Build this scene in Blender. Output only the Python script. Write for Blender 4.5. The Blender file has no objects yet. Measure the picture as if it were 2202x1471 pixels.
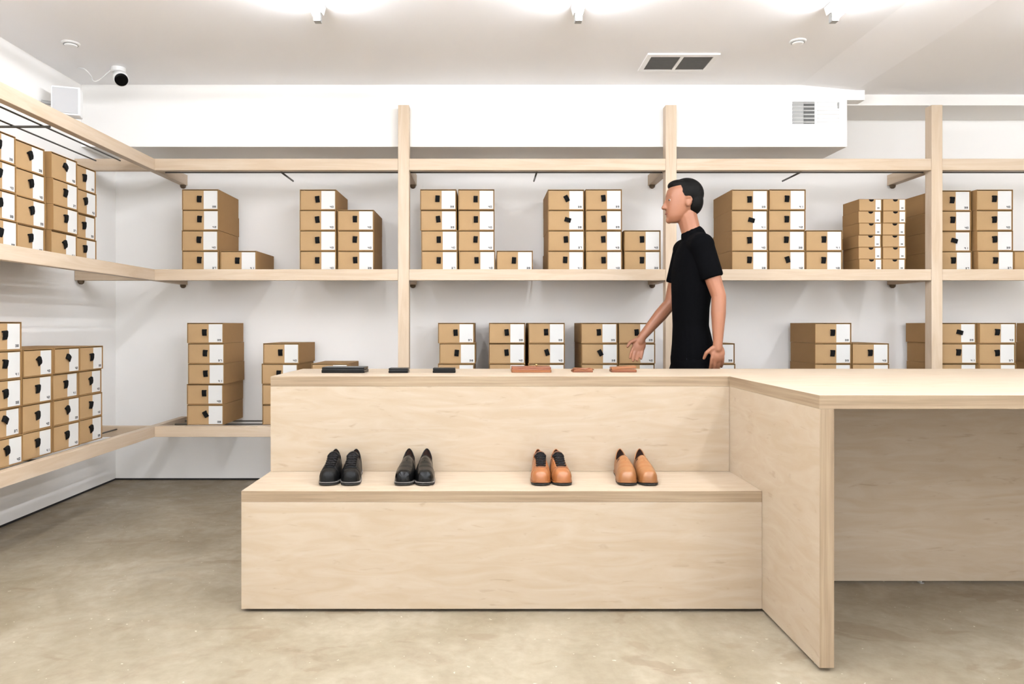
import bpy, bmesh, math, random
from mathutils import Vector, Matrix
R = math.radians
sc = bpy.context.scene
C = sc.collection
random.seed(7)

# ------------------------------------------------------------------ materials
def srgb(r, g, b):
    f = lambda c: (c/12.92 if c <= 0.04045 else ((c+0.055)/1.055)**2.4)
    return (f(r/255), f(g/255), f(b/255), 1)

def new_mat(name):
    m = bpy.data.materials.new(name); m.use_nodes = True
    nt = m.node_tree; b = nt.nodes['Principled BSDF']
    return m, nt, b

def plain(name, col, rough=0.6, metal=0.0, noise=0.0, nscale=8, bump=0.0, spec=0.5, coat=0.0):
    m, nt, b = new_mat(name)
    b.inputs['Base Color'].default_value = col
    b.inputs['Roughness'].default_value = rough
    b.inputs['Metallic'].default_value = metal
    b.inputs['Specular IOR Level'].default_value = spec
    b.inputs['Coat Weight'].default_value = coat
    tc = nt.nodes.new('ShaderNodeTexCoord'); n = nt.nodes.new('ShaderNodeTexNoise')
    n.inputs['Scale'].default_value = nscale; n.inputs['Detail'].default_value = 4
    nt.links.new(tc.outputs['Object'], n.inputs['Vector'])
    if noise > 0:
        mx = nt.nodes.new('ShaderNodeMix'); mx.data_type = 'RGBA'
        mx.inputs[6].default_value = col
        mx.inputs[7].default_value = (col[0]*(1-noise), col[1]*(1-noise), col[2]*(1-noise), 1)
        nt.links.new(n.outputs['Fac'], mx.inputs[0]); nt.links.new(mx.outputs[2], b.inputs['Base Color'])
    if bump > 0:
        bp = nt.nodes.new('ShaderNodeBump'); bp.inputs['Strength'].default_value = bump
        bp.inputs['Distance'].default_value = 0.002
        nt.links.new(n.outputs['Fac'], bp.inputs['Height']); nt.links.new(bp.outputs[0], b.inputs['Normal'])
    return m

def wood(name, c1, c2, scale, rough=0.5, fleck=0.0, dist=1.2, nsc=3.0, lo=.35, hi=.68):
    m, nt, b = new_mat(name); N = nt.nodes; L = nt.links
    tc = N.new('ShaderNodeTexCoord'); mp = N.new('ShaderNodeMapping')
    mp.inputs['Scale'].default_value = scale
    L.new(tc.outputs['Object'], mp.inputs['Vector'])
    n = N.new('ShaderNodeTexNoise'); n.inputs['Scale'].default_value = nsc; n.inputs['Detail'].default_value = 7
    n.inputs['Distortion'].default_value = dist; n.inputs['Roughness'].default_value = .55
    L.new(mp.outputs[0], n.inputs['Vector'])
    r = N.new('ShaderNodeValToRGB'); r.color_ramp.elements[0].position = lo; r.color_ramp.elements[1].position = hi
    r.color_ramp.elements[0].color = c2; r.color_ramp.elements[1].color = c1
    L.new(n.outputs['Fac'], r.inputs[0])
    out = r.outputs[0]
    if fleck > 0:
        n2 = N.new('ShaderNodeTexNoise'); n2.inputs['Scale'].default_value = 9; n2.inputs['Detail'].default_value = 3
        n2.inputs['Distortion'].default_value = .6
        L.new(mp.outputs[0], n2.inputs['Vector'])
        r2 = N.new('ShaderNodeValToRGB'); r2.color_ramp.elements[0].position = .64; r2.color_ramp.elements[1].position = .74
        L.new(n2.outputs['Fac'], r2.inputs[0])
        mu = N.new('ShaderNodeMath'); mu.operation = 'MULTIPLY'; mu.inputs[1].default_value = fleck
        L.new(r2.outputs[0], mu.inputs[0])
        mx = N.new('ShaderNodeMix'); mx.data_type = 'RGBA'
        mx.inputs[7].default_value = (c2[0]*.45, c2[1]*.38, c2[2]*.3, 1)
        L.new(mu.outputs[0], mx.inputs[0]); L.new(out, mx.inputs[6]); out = mx.outputs[2]
    L.new(out, b.inputs['Base Color'])
    b.inputs['Roughness'].default_value = rough
    b.inputs['Specular IOR Level'].default_value = .35
    bp = N.new('ShaderNodeBump'); bp.inputs['Strength'].default_value = .08; bp.inputs['Distance'].default_value = .001
    L.new(n.outputs['Fac'], bp.inputs['Height']); L.new(bp.outputs[0], b.inputs['Normal'])
    return m

M = {}
PC1, PC2 = (.392, .318, .236, 1), (.356, .276, .190, 1)
M['ply'] = wood('birch_plywood', PC1, PC2, (1.1, 6, 6), fleck=.3, dist=1.6)
M['ply_side'] = wood('birch_plywood_side', PC1, PC2, (6, 1.2, 5), fleck=.25, dist=1.6)
EC1, EC2 = (.30, .225, .145, 1), (.20, .138, .082, 1)
M['edge_z'] = wood('plywood_edge', EC1, EC2, (.9, .9, 34), fleck=.35, dist=.2, nsc=2.2)
M['edge_x'] = wood('plywood_edge_upright', EC1, EC2, (34, .9, .9), fleck=.35, dist=.2, nsc=2.2)
TC1, TC2 = (.54, .44, .33, 1), (.47, .36, .25, 1)
M['timber'] = wood('maple_timber', TC1, TC2, (.8, 9, 9), fleck=.05, nsc=2.5)
M['timber_y'] = wood('maple_timber_y', TC1, TC2, (9, .8, 9), fleck=.05, nsc=2.5)
M['timber_z'] = wood('maple_timber_z', TC1, TC2, (9, 9, .8), fleck=.05, nsc=2.5)
M['wall'] = plain('white_wall_paint', (.86, .845, .815, 1), .65, noise=.02, nscale=1.5, bump=.05)
M['ceiling'] = plain('white_ceiling_paint', (.90, .90, .91, 1), .8, noise=.02, nscale=1.2)
M['white'] = plain('white_enamel', (.86, .86, .85, 1), .4)
M['offwhite'] = plain('off_white_plastic', (.72, .72, .71, 1), .45)
M['speaker_grey'] = plain('pale_grey_grille', (.50, .50, .50, 1), .6)
M['grey'] = plain('grey_plastic', (.33, .33, .32, 1), .45)
M['vent_grey'] = plain('vent_grey', (.26, .25, .235, 1), .5)
M['darkgrey'] = plain('vent_shadow_grey', (.10, .10, .095, 1), .6)
M['rod'] = plain('dark_steel', (.10, .095, .085, 1), .4, metal=.6)
M['foot'] = plain('brown_rubber', (.10, .065, .035, 1), .7)
M['steel'] = plain('zinc_steel', (.45, .45, .44, 1), .35, metal=.9)
M['black_gap'] = plain('black_gap_shade', (.012, .012, .012, 1), .8)
M['kraft'] = plain('kraft_board', srgb(163, 133, 95), .75, noise=.10, nscale=25, bump=.05, spec=.25)
M['kraft_sleeve'] = plain('kraft_sleeve', srgb(146, 112, 70), .75, noise=.10, nscale=18, bump=.05, spec=.25)
M['label'] = plain('white_paper_label', (.60, .595, .57, 1), .6)
M['ink'] = plain('grey_ink', (.02, .02, .02, 1), .7)
M['ribbon'] = plain('black_ribbon', (.006, .006, .006, 1), .8, spec=.1)
M['black_leather'] = plain('black_leather', (.003, .003, .003, 1), .26, noise=.3, nscale=120, bump=.1, spec=.22)
M['black_suede'] = plain('black_waxed_leather', (.003, .003, .003, 1), .42, noise=.3, nscale=150, bump=.3, spec=.14)
M['tan'] = plain('tan_leather', srgb(134, 80, 38), .42, noise=.15, nscale=60, bump=.1, coat=.1)
M['tan2'] = plain('light_tan_leather', srgb(130, 84, 44), .42, noise=.12, nscale=60, bump=.1, coat=.1)
M['tan_dark'] = plain('saddle_leather', srgb(118, 64, 34), .45, noise=.2, nscale=60, bump=.1)
M['lining'] = plain('dark_lining', srgb(48, 26, 16), .8)
M['lace'] = plain('black_lace', (.006, .005, .005, 1), .7, spec=.15)
M['tongue'] = plain('brown_tongue', srgb(96, 56, 28), .7)
M['sole'] = plain('black_rubber_sole', (.012, .011, .010, 1), .6)
M['welt'] = plain('grey_welt', (.16, .145, .135, 1), .45)
M['brass'] = plain('brass', (.75, .52, .22, 1), .3, metal=1)
M['skin'] = plain('skin', srgb(140, 92, 66), .5, noise=.08, nscale=20)
M['hair'] = plain('dark_hair', (.004, .0035, .003, 1), .65, noise=.3, nscale=90, bump=.5, spec=.1)
M['tshirt'] = plain('black_cotton', (.0025, .0025, .003, 1), .95, noise=.2, nscale=60, spec=.03)
M['trouser'] = plain('black_denim', (.003, .003, .0035, 1), .95, noise=.2, nscale=60, spec=.03)
M['eye'] = plain('eye_white', (.34, .31, .29, 1), .2)
M['iris'] = plain('iris_dark', (.02, .012, .008, 1), .2)
M['lip'] = plain('lip', srgb(120, 66, 54), .5)
M['glass'] = plain('black_lens', (.002, .002, .002, 1), .2, spec=.1)

def emit(name, col, s):
    m, nt, b = new_mat(name)
    b.inputs['Base Color'].default_value = (.9, .9, .9, 1)
    b.inputs['Emission Color'].default_value = col
    b.inputs['Emission Strength'].default_value = s
    return m
M['tube'] = emit('lit_tube', (.93, .96, 1.03, 1), 60.0)

# concrete floor
def floor_mat():
    m, nt, b = new_mat('polished_concrete'); N = nt.nodes; L = nt.links
    tc = N.new('ShaderNodeTexCoord')
    def noise(scale, detail, dist=0, rough=.5, vec=None):
        n = N.new('ShaderNodeTexNoise'); n.inputs['Scale'].default_value = scale
        n.inputs['Detail'].default_value = detail; n.inputs['Distortion'].default_value = dist
        n.inputs['Roughness'].default_value = rough
        L.new(vec or tc.outputs['Object'], n.inputs['Vector']); return n
    def ramp(src, p0, c0, p1, c1):
        r = N.new('ShaderNodeValToRGB'); e = r.color_ramp.elements
        e[0].position = p0; e[0].color = c0; e[1].position = p1; e[1].color = c1
        L.new(src, r.inputs[0]); return r
    def mix(fac, a, bb, mode='MIX'):
        x = N.new('ShaderNodeMix'); x.data_type = 'RGBA'; x.blend_type = mode
        if isinstance(fac, (int, float)): x.inputs[0].default_value = fac
        else: L.new(fac, x.inputs[0])
        for i, v in ((6, a), (7, bb)):
            if isinstance(v, tuple): x.inputs[i].default_value = v
            else: L.new(v, x.inputs[i])
        return x.outputs[2]
    n1 = noise(1.9, 8, .9, .6)
    base = ramp(n1.outputs['Fac'], .3, (.185, .148, .095, 1), .66, (.295, .252, .185, 1)).outputs[0]
    n2 = noise(5.5, 8, 1.0, .65)
    f2 = ramp(n2.outputs['Fac'], .54, (0, 0, 0, 1), .76, (.6, .6, .6, 1)).outputs[0]
    base = mix(f2, base, (.22, .17, .115, 1)); 
    bpy_mu = None
    # softer: blend half
    n3 = noise(22, 6, .3, .6)
    f3 = ramp(n3.outputs['Fac'], .36, (.90, .89, .87, 1), .66, (1.06, 1.06, 1.06, 1)).outputs[0]
    base = mix(1.0, base, f3, 'MULTIPLY')
    # stain streaks
    mp = N.new('ShaderNodeMapping'); mp.inputs['Rotation'].default_value = (0, 0, .35)
    mp.inputs['Scale'].default_value = (1.0, 1.9, 1); L.new(tc.outputs['Object'], mp.inputs['Vector'])
    n4 = noise(2.6, 5, .8, .5, mp.outputs[0])
    f4 = ramp(n4.outputs['Fac'], .60, (0, 0, 0, 1), .635, (.5, .5, .5, 1)).outputs[0]
    base = mix(f4, base, (.16, .115, .068, 1))
    # grime along the foot of the walls (dirt that collects there)
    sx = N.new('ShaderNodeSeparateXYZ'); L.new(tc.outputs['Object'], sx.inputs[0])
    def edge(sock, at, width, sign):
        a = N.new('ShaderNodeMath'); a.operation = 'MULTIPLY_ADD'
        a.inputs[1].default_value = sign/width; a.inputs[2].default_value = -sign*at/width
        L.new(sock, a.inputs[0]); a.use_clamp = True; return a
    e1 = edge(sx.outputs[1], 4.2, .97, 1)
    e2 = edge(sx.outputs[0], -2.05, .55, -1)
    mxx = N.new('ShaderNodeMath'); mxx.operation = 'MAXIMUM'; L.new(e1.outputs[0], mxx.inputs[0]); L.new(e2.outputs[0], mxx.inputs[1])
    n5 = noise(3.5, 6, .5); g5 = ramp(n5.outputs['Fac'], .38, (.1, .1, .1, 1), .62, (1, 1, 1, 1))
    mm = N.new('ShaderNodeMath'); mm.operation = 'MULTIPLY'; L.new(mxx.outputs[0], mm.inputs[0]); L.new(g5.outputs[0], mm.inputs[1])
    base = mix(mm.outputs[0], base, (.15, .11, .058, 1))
    # pale aggregate specks
    n6 = noise(45, 2)
    f6 = ramp(n6.outputs['Fac'], .72, (0, 0, 0, 1), .74, (.5, .5, .5, 1)).outputs[0]
    base = mix(f6, base, (.70, .62, .50, 1))
    L.new(base, b.inputs['Base Color'])
    rr = ramp(n2.outputs['Fac'], .3, (.38, .38, .38, 1), .7, (.6, .6, .6, 1))
    L.new(rr.outputs[0], b.inputs['Roughness'])
    b.inputs['Specular IOR Level'].default_value = .4
    bp = N.new('ShaderNodeBump'); bp.inputs['Strength'].default_value = .15; bp.inputs['Distance'].default_value = .003
    L.new(n3.outputs['Fac'], bp.inputs['Height']); L.new(bp.outputs[0], b.inputs['Normal'])
    return m
M['floor'] = floor_mat()

# ------------------------------------------------------------------ helpers
def link_mesh(name, bm, mats, parent=None, smooth=False, bevel=0):
    me = bpy.data.meshes.new(name)
    bmesh.ops.recalc_face_normals(bm, faces=bm.faces[:])
    bm.to_mesh(me); bm.free()
    if not isinstance(mats, (list, tuple)): mats = [mats]
    for m in mats: me.materials.append(m)
    if smooth:
        for p in me.polygons: p.use_smooth = True
    o = bpy.data.objects.new(name, me); C.objects.link(o)
    if parent: o.parent = parent
    if bevel:
        b = o.modifiers.new('bevel', 'BEVEL'); b.width = bevel; b.segments = 2; b.limit_method = 'ANGLE'
    return o

def add_box(bm, x0, x1, y0, y1, z0, z1, mi=0, mis=None, mat=None):
    vs = [bm.verts.new(v) for v in ((x0,y0,z0),(x1,y0,z0),(x1,y1,z0),(x0,y1,z0),(x0,y0,z1),(x1,y0,z1),(x1,y1,z1),(x0,y1,z1))]
    if mat is not None:
        for v in vs: v.co = mat @ v.co
    fs = {'-z': (0,3,2,1), '+z': (4,5,6,7), '-y': (0,1,5,4), '+y': (2,3,7,6), '-x': (0,4,7,3), '+x': (1,2,6,5)}
    for k, f in fs.items():
        fc = bm.faces.new([vs[i] for i in f])
        fc.material_index = (mis or {}).get(k, mi)
    return vs

def box(name, b, mats, parent=None, bevel=0, mis=None):
    bm = bmesh.new(); add_box(bm, *b, mis=mis)
    return link_mesh(name, bm, mats, parent, bevel=bevel)

def frame_of(d):
    d = d.normalized(); a = Vector((0,0,1)) if abs(d.z) < .9 else Vector((1,0,0))
    u = d.cross(a).normalized(); v = d.cross(u).normalized(); return u, v

def add_tube(bm, pts, rad, n=10, caps=True, mi=0):
    pts = [Vector(p) for p in pts]
    rad = rad if isinstance(rad, (list, tuple)) else [rad]*len(pts)
    rings = []
    u = None
    for i, p in enumerate(pts):
        d = (pts[min(i+1, len(pts)-1)]-pts[max(i-1, 0)]).normalized()
        if u is None: u, v = frame_of(d)
        else:
            u = (u-d*u.dot(d)).normalized(); v = d.cross(u)
        rings.append([bm.verts.new(p+(u*math.cos(2*math.pi*k/n)+v*math.sin(2*math.pi*k/n))*rad[i]) for k in range(n)])
    for a, b in zip(rings, rings[1:]):
        for k in range(n):
            f = bm.faces.new((a[k], a[(k+1)%n], b[(k+1)%n], b[k])); f.material_index = mi
    if caps:
        f = bm.faces.new(rings[0][::-1]); f.material_index = mi
        f = bm.faces.new(rings[-1]); f.material_index = mi

def smooth_path(p, k=6):
    p = [Vector(q) for q in p]; out = []
    for i in range(len(p)-1):
        a, b, c, d = p[max(i-1, 0)], p[i], p[i+1], p[min(i+2, len(p)-1)]
        for j in range(k):
            t = j/k
            out.append(.5*((2*b)+(c-a)*t+(2*a-5*b+4*c-d)*t*t+(3*b-a-3*c+d)*t**3))
    return out+[p[-1]]

def add_sphere(bm, c, r, sx=1, sy=1, sz=1, n=16, mat=None):
    res = bmesh.ops.create_uvsphere(bm, u_segments=n, v_segments=max(8, n//2+2), radius=r)
    T = Matrix.Translation(c) @ (mat or Matrix.Identity(4)) @ Matrix.Diagonal((sx, sy, sz, 1))
    bmesh.ops.transform(bm, matrix=T, verts=res['verts'])
    return res['verts']

def add_loft(bm, rings):
    """rings: lists of points with equal count; closed solid"""
    rs = [[bm.verts.new(p) for p in r] for r in rings]
    n = len(rs[0])
    for a, b in zip(rs, rs[1:]):
        for k in range(n): bm.faces.new((a[k], a[(k+1)%n], b[(k+1)%n], b[k]))
    bm.faces.new(rs[0][::-1]); bm.faces.new(rs[-1])

def add_capsules(bm, pts, rads, n=14):
    pts = [Vector(p) for p in pts]
    for (a, ra), (b, rb) in zip(zip(pts, rads), zip(pts[1:], rads[1:])):
        add_tube(bm, [a, b], [ra, rb], n=n)
    for p, r in zip(pts, rads): add_sphere(bm, p, r, n=n)

def remeshed(name, bm, voxel, mat, parent=None, smooth_it=6):
    me = bpy.data.meshes.new(name+'_raw'); bm.to_mesh(me); bm.free()
    o = bpy.data.objects.new(name+'_raw', me); C.objects.link(o)
    m = o.modifiers.new('r', 'REMESH'); m.mode = 'VOXEL'; m.voxel_size = voxel; m.use_smooth_shade = True
    s = o.modifiers.new('s', 'SMOOTH'); s.iterations = smooth_it; s.factor = .5
    dg = bpy.context.evaluated_depsgraph_get(); dg.update()
    me2 = bpy.data.meshes.new_from_object(o.evaluated_get(dg)); me2.name = name
    bpy.data.objects.remove(o); bpy.data.meshes.remove(me)
    me2.materials.clear(); me2.materials.append(mat)
    for p in me2.polygons: p.use_smooth = True
    r = bpy.data.objects.new(name, me2); C.objects.link(r)
    if parent: r.parent = parent
    return r

def tag(o, label=None, cat=None, group=None, kind=None):
    if label: o['label'] = label
    if cat: o['category'] = cat
    if group: o['group'] = group
    if kind: o['kind'] = kind
    return o

def thing(name, label, cat, loc=(0,0,0), rz=0, group=None):
    o = bpy.data.objects.new(name, None); C.objects.link(o)
    o.empty_display_size = .05
    o.location = loc; o.rotation_euler = (0, 0, rz)
    return tag(o, label, cat, group)

def dup(root, loc, rz, label, group=None):
    r = root.copy(); C.objects.link(r); r.location = loc; r.rotation_euler = (0, 0, rz)
    r['label'] = label
    if group: r['group'] = group
    for ch in list(root.children):
        c = ch.copy(); C.objects.link(c); c.parent = r
        for g in list(ch.children):
            d = g.copy(); C.objects.link(d); d.parent = c
    return r

def struct(o): o['kind'] = 'structure'; return o

# ------------------------------------------------------------------ room
YW = 5.172; XL = -2.60; XR = 5.2; YF = -3.6
ZC = 2.62; ZC2 = 2.585
DS = 4.73     # soffit face
struct(box('floor', (XL-.2, XR+.2, YF, YW+.2, -.12, 0), M['floor']))
struct(box('wall_back', (XL-.15, XR+.15, YW, YW+.15, .012, 2.75), M['wall']))
struct(box('wall_left', (XL-.15, XL, YF, YW, .012, 2.75), M['wall']))
struct(box('wall_right', (XR, XR+.15, YF, YW, 0, 2.75), M['wall']))
struct(box('gap_strip_back', (XL, XR, YW-.001, YW+.12, 0, .0119), M['black_gap']))  # black strips stand in for the dark, shaded gap under both walls
struct(box('gap_strip_left', (XL-.12, XL+.001, YF, YW-.001, 0, .0119), M['black_gap']))
bm = bmesh.new()
prof = [(XL-.15, ZC), (2.0, ZC), (2.36, ZC2), (XR+.15, ZC2), (XR+.15, 2.8), (XL-.15, 2.8)]
a = [bm.verts.new((x, YF, z)) for x, z in prof]; b = [bm.verts.new((x, YW+.15, z)) for x, z in prof]
bm.faces.new(a[::-1]); bm.faces.new(b)
for i in range(len(prof)):
    j = (i+1) % len(prof); bm.faces.new((a[i], a[j], b[j], b[i]))
struct(link_mesh('ceiling', bm, M['ceiling']))
struct(box('trim_1', (XL, 2.302, DS, YW, 2.223, ZC+.02), M['wall'], bevel=.003))
struct(box('trim_2', (2.302, 2.415, DS, 4.86, 2.522, ZC+.02), M['wall'], bevel=.002))
struct(box('trim_3', (2.303, XR, 4.82, YW, 2.515, ZC+.02), M['wall'], bevel=.002))

# ------------------------------------------------------------------ shelving frame
FY = 4.651
POSTS = [-.5275, 1.156, 2.829, 4.50]
CX = -2.095
sh = thing('wall_shelving', 'pale maple post and rail shelving wrapping the back and left walls', 'shelving', (0, FY, 0))
def P(name, b, mat, bev=.002):
    o = box(name, b, mat, None, bevel=bev)
    for v in o.data.vertices: v.co.y -= FY
    o.parent = sh; return o
LV = [(2.057, 2.130), (1.364, 1.434), (.378, .445)]
HW = .0345
for x in POSTS: P('post', (x-HW, x+HW, FY, FY+.07, 0, 2.468), M['timber_z'])
P('post', (CX-.07, CX-.001, 2.52, 2.59, 0, 2.468), M['timber_z'])
for (z0, z1) in LV:
    xs = [CX] + POSTS
    for i in range(4):
        xa = CX-.0 if i == 0 else POSTS[i-1]+HW+.0005
        xb = POSTS[i]-HW-.0005
        P('front_rail', (xa, xb, FY+.002, FY+.047, z0, z1), M['timber'])
    P('front_rail', (POSTS[3]+HW+.0005, XR-.001, FY+.002, FY+.047, z0, z1), M['timber'])
    # left run: rail reaching the back wall, and crosspiece in the front plane
    P('front_rail', (CX-.045, CX-.0005, 2.5905, YW-.002, z0, z1), M['timber_y'])
    P('front_rail', (CX-.045, CX-.0005, 1.1, 2.5195, z0, z1), M['timber_y'])
    P('shelf_arm', (XL+.002, CX-.0455, FY+.002, FY+.047, z0, z1), M['timber'])
    P('shelf_arm', (XL+.002, CX-.0705, 2.53, 2.58, z0, z1), M['timber'])
    for k, x in enumerate(POSTS):
        xa, xb = (x+HW-.050, x+HW) if x < .3 else (x-HW, x-HW+.050)
        P('shelf_arm', (xa, xb, FY+.0705, YW-.002, z0, z1), M['timber_y'])
    # round feet where arms meet the wall
    for cx, cy in [(x+HW-.025 if x < .3 else x-HW+.025, YW-.028) for x in POSTS] + [(CX-.022, YW-.028), (XL+.03, FY+.025)]:
        bm = bmesh.new(); add_tube(bm, [(cx, cy-FY, z0), (cx, cy-FY, z0-.016), (cx, cy-FY, z0-.024)], [.021, .018, .008], 14)
        link_mesh('wall_foot', bm, M['foot'], sh)
    # steel rods carrying the boxes
    top = z1 > 2
    zr = z0+.004 if top else (z1-.0175 if z1 > 1 else z1-.0175)
    def rod(p, q, r=.0045):
        bm = bmesh.new(); add_tube(bm, [(p[0], p[1]-FY, p[2]), (q[0], q[1]-FY, q[2])], r, 8)
        link_mesh('steel_rod', bm, M['rod'], sh, smooth=True)
    ends = [CX] + POSTS + [XR]
    for i in range(5):
        xa, xb = ends[i]+.03, ends[i+1]-.03
        rod((xa, FY+.09, zr), (xb, FY+.09, zr))
        if not top:
            rod((xa, FY+.235, zr), (xb, FY+.235, zr)); rod((xa, FY+.40, zr), (xb, FY+.40, zr))
        xm = (ends[i]+ends[i+1])/2 if i < 4 else 4.9
        rod((xm, FY+.047, zr-.006), (xm, FY+(.34 if top else .5), zr-.006), .006)
    for off in ((.09, .235) if top else (.09, .235, .40)):
        rod((CX-off, 2.6, zr), (CX-off, 4.40 if top else FY-.004, zr)); rod((CX-off, 1.15, zr), (CX-off, 2.52, zr))
    rod((CX-.045, 3.62, zr-.008), (XL+.01, 3.62, zr-.008), .006)

# ------------------------------------------------------------------ shoe boxes
W, H, L = .2315, .1295, .385
def digit_strokes(bm, d, x, z, w, h, y):
    seg = {0:'abcdef',1:'bc',2:'abged',3:'abgcd',4:'fgbc',5:'afgcd',6:'afgecd',7:'abc',8:'abcdefg',9:'abcdfg'}[d]
    t = h*.24
    R_ = {'a':(x,x+w,z+h-t,z+h),'g':(x,x+w,z+h/2-t/2,z+h/2+t/2),'d':(x,x+w,z,z+t),
          'f':(x,x+t,z+h/2,z+h),'b':(x+w-t,x+w,z+h/2,z+h),'e':(x,x+t,z,z+h/2),'c':(x+w-t,x+w,z,z+h/2)}
    for s in seg:
        x0, x1, z0, z1 = R_[s]; add_box(bm, x0, x1, y-.0004, y, z0, z1)

def sleeve_bm(W, H, L, t=.0025):
    bm = bmesh.new()
    add_box(bm, -W/2, W/2, 0, L, 0, t); add_box(bm, -W/2, W/2, 0, L, H-t, H)
    add_box(bm, -W/2, -W/2+t, 0, L, t, H-t); add_box(bm, W/2-t, W/2, 0, L, t, H-t)
    add_box(bm, -W/2+t, W/2-t, L-t, L, t, H-t)
    return bm

def tab_bm(w=.027, h=.036, out=.013):
    bm = bmesh.new()
    prof = [(.0015, .004), (-out*.7, .005), (-out, 0), (-out*.85, -h*.6), (-out*.45, -h), (-out*.2, -h), (-out*.45, -h*.5), (-.006, -.003), (.0015, -.003)]
    a = [bm.verts.new((-w/2, y, z)) for y, z in prof]; b = [bm.verts.new((w/2, y, z)) for y, z in prof]
    n = len(prof)
    for i in range(n): bm.faces.new((a[i], a[(i+1)%n], b[(i+1)%n], b[i]))
    bm.faces.new(a); bm.faces.new(b[::-1])
    return bm

def make_box(num):
    t = thing('shoe_box', 'x', 'shoe box')
    link_mesh('sleeve', sleeve_bm(W, H, L), M['kraft_sleeve'], t)
    g = .0045; yf = .004
    bm = bmesh.new()
    add_box(bm, -W/2+g, W/2-g, yf, yf+.003, .0035, H-.0065)
    add_box(bm, -W/2+g, -W/2+g+.002, yf+.003, L-.006, .0035, H-.012)
    add_box(bm, W/2-g-.002, W/2-g, yf+.003, L-.006, .0035, H-.012)
    add_box(bm, -W/2+g+.002, W/2-g-.002, yf+.003, L-.006, .0035, .0055)
    dr = link_mesh('drawer', bm, M['kraft'], t)
    bm = bmesh.new()
    lx0, lx1 = -W/2+.592*W, -W/2+.968*W
    add_box(bm, lx0, lx1, yf-.0006, yf, .005, H-.009)
    lb = link_mesh('label_sticker', bm, M['label'], dr); lb['label'] = 'white paper label'
    bm = bmesh.new()
    digit_strokes(bm, num//10, lx1-.032, .013, .010, .0125, yf-.0006)
    digit_strokes(bm, num % 10, lx1-.019, .013, .010, .0125, yf-.0006)
    link_mesh('size_mark', bm, M['ink'], dr)
    tb = link_mesh('pull_tab', tab_bm(), M['ribbon'], t); tb['label'] = 'black ribbon pull tab'
    tb.location = (-.004, yf, H*.655)
    return t
protos = {}
def tilt_of(): 
    r = random.random()
    return random.uniform(-5, 7) if r < .9 else random.choice([28, 18, 75])
box_count = 0
def place_box(x, y, z, rz, label, group, tilt=None, tz=0):
    global box_count
    num = random.choice([37, 38, 39, 40, 41, 42, 43])
    if num not in protos:
        protos[num] = make_box(num); o = protos[num]
        o.location = (x, y, z); o.rotation_euler = (0, 0, rz); o['label'] = label; o['group'] = group
    else:
        o = dup(protos[num], (x, y, z), rz, label, group)
    for ch in o.children:
        if ch.name.startswith('pull_tab'):
            a = tilt_of() if tilt is None else tilt
            ch.rotation_euler = (0, R(-a), 0); ch.location.z = H*.655 - (.014 if abs(a) > 60 else 0) + random.uniform(-.003, .003)
    box_count += 1
    return o

def rows(n):
    return {1: ['the only one'], 2: ['bottom', 'top'], 3: ['bottom', 'middle', 'top'],
            4: ['bottom', 'second from bottom', 'second from top', 'top'],
            5: ['bottom', 'second from bottom', 'middle', 'second from top', 'top'],
            6: ['bottom', 'second from bottom', 'third from bottom', 'third from top', 'second from top', 'top']}[n]

CAMX = 0.0; F = 1590.0
def X_at(px, D): return (px-1048.0)/F*D
BF = 4.722   # box fronts on the back wall shelves
def stack(px0, px1, n, zb, phrase, group, single=None, yoff=0, rot=0, jit=.004, shifts=None):
    xc = (X_at(px0, BF)+X_at(px1, BF))/2
    for k in range(n):
        lab = single if (n == 1 and single) else 'kraft box, %s of %s' % (rows(n)[k], phrase)
        dx = (shifts[k]/F*BF if shifts else 0) + random.uniform(-jit, jit)*.4
        place_box(xc+dx, BF+yoff+random.uniform(0, .012), zb+k*(H+.0012), R(rot+random.uniform(-.45, .45)), lab, group)
ZU = 1.4285; ZL = .4445
GU = 'shoe boxes on the upper back shelf'; GL = 'shoe boxes on the lower back shelf'
stack(391, 470, 4, ZU, 'upper back shelf stack nearest the corner', GU, shifts=[0, -1.5, 0, 0])
stack(471.5, 550, 1, ZU, '', GU, single='lone kraft shoe box right of the upper shelf stack nearest the corner', yoff=.004)
stack(643.5, 722.5, 4, ZU, 'four-high pile left of leftmost tall post, upper shelf', GU)
stack(725, 804, 3, ZU, 'three-high pile just left of leftmost tall post, upper shelf', GU)
stack(903, 982, 4, ZU, 'first pile right of leftmost tall post, upper shelf', GU, shifts=[3, 2, 0, 0])
stack(985.5, 1064, 4, ZU, 'second pile right of leftmost tall post, upper shelf', GU, shifts=[1, 0, -.5, -.5])
stack(1068, 1147, 1, ZU, '', GU, single='single low kraft shoe box ending the first group right of leftmost post, upper shelf', yoff=.004)
stack(1178, 1257, 4, ZU, 'left tall pile of group left of person, upper shelf', GU)
stack(1259, 1338, 4, ZU, 'middle tall pile of group left of person, upper shelf', GU, shifts=[1, 0, 0, 0])
stack(1342, 1421, 2, ZU, 'two-high pile just left of the person, upper shelf', GU)
stack(1575, 1653, 4, ZU, 'tall pile just right of the person, upper shelf', GU)
stack(1655, 1733, 4, ZU, 'second tall pile right of the person, upper shelf', GU)
stack(1734.5, 1812.5, 2, ZU, 'two-high pile beside the small boxes, upper shelf', GU)
stack(2018, 2096.5, 4, ZU, 'pile behind the right tall post, upper shelf', GU, yoff=.03)
stack(2103, 2181, 4, ZU, 'right-hand tall pile beyond the right post, upper shelf', GU)
stack(2183.5, 2262, 1, ZU, '', GU, single='kraft shoe box cut by the right picture edge, upper shelf')

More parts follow.
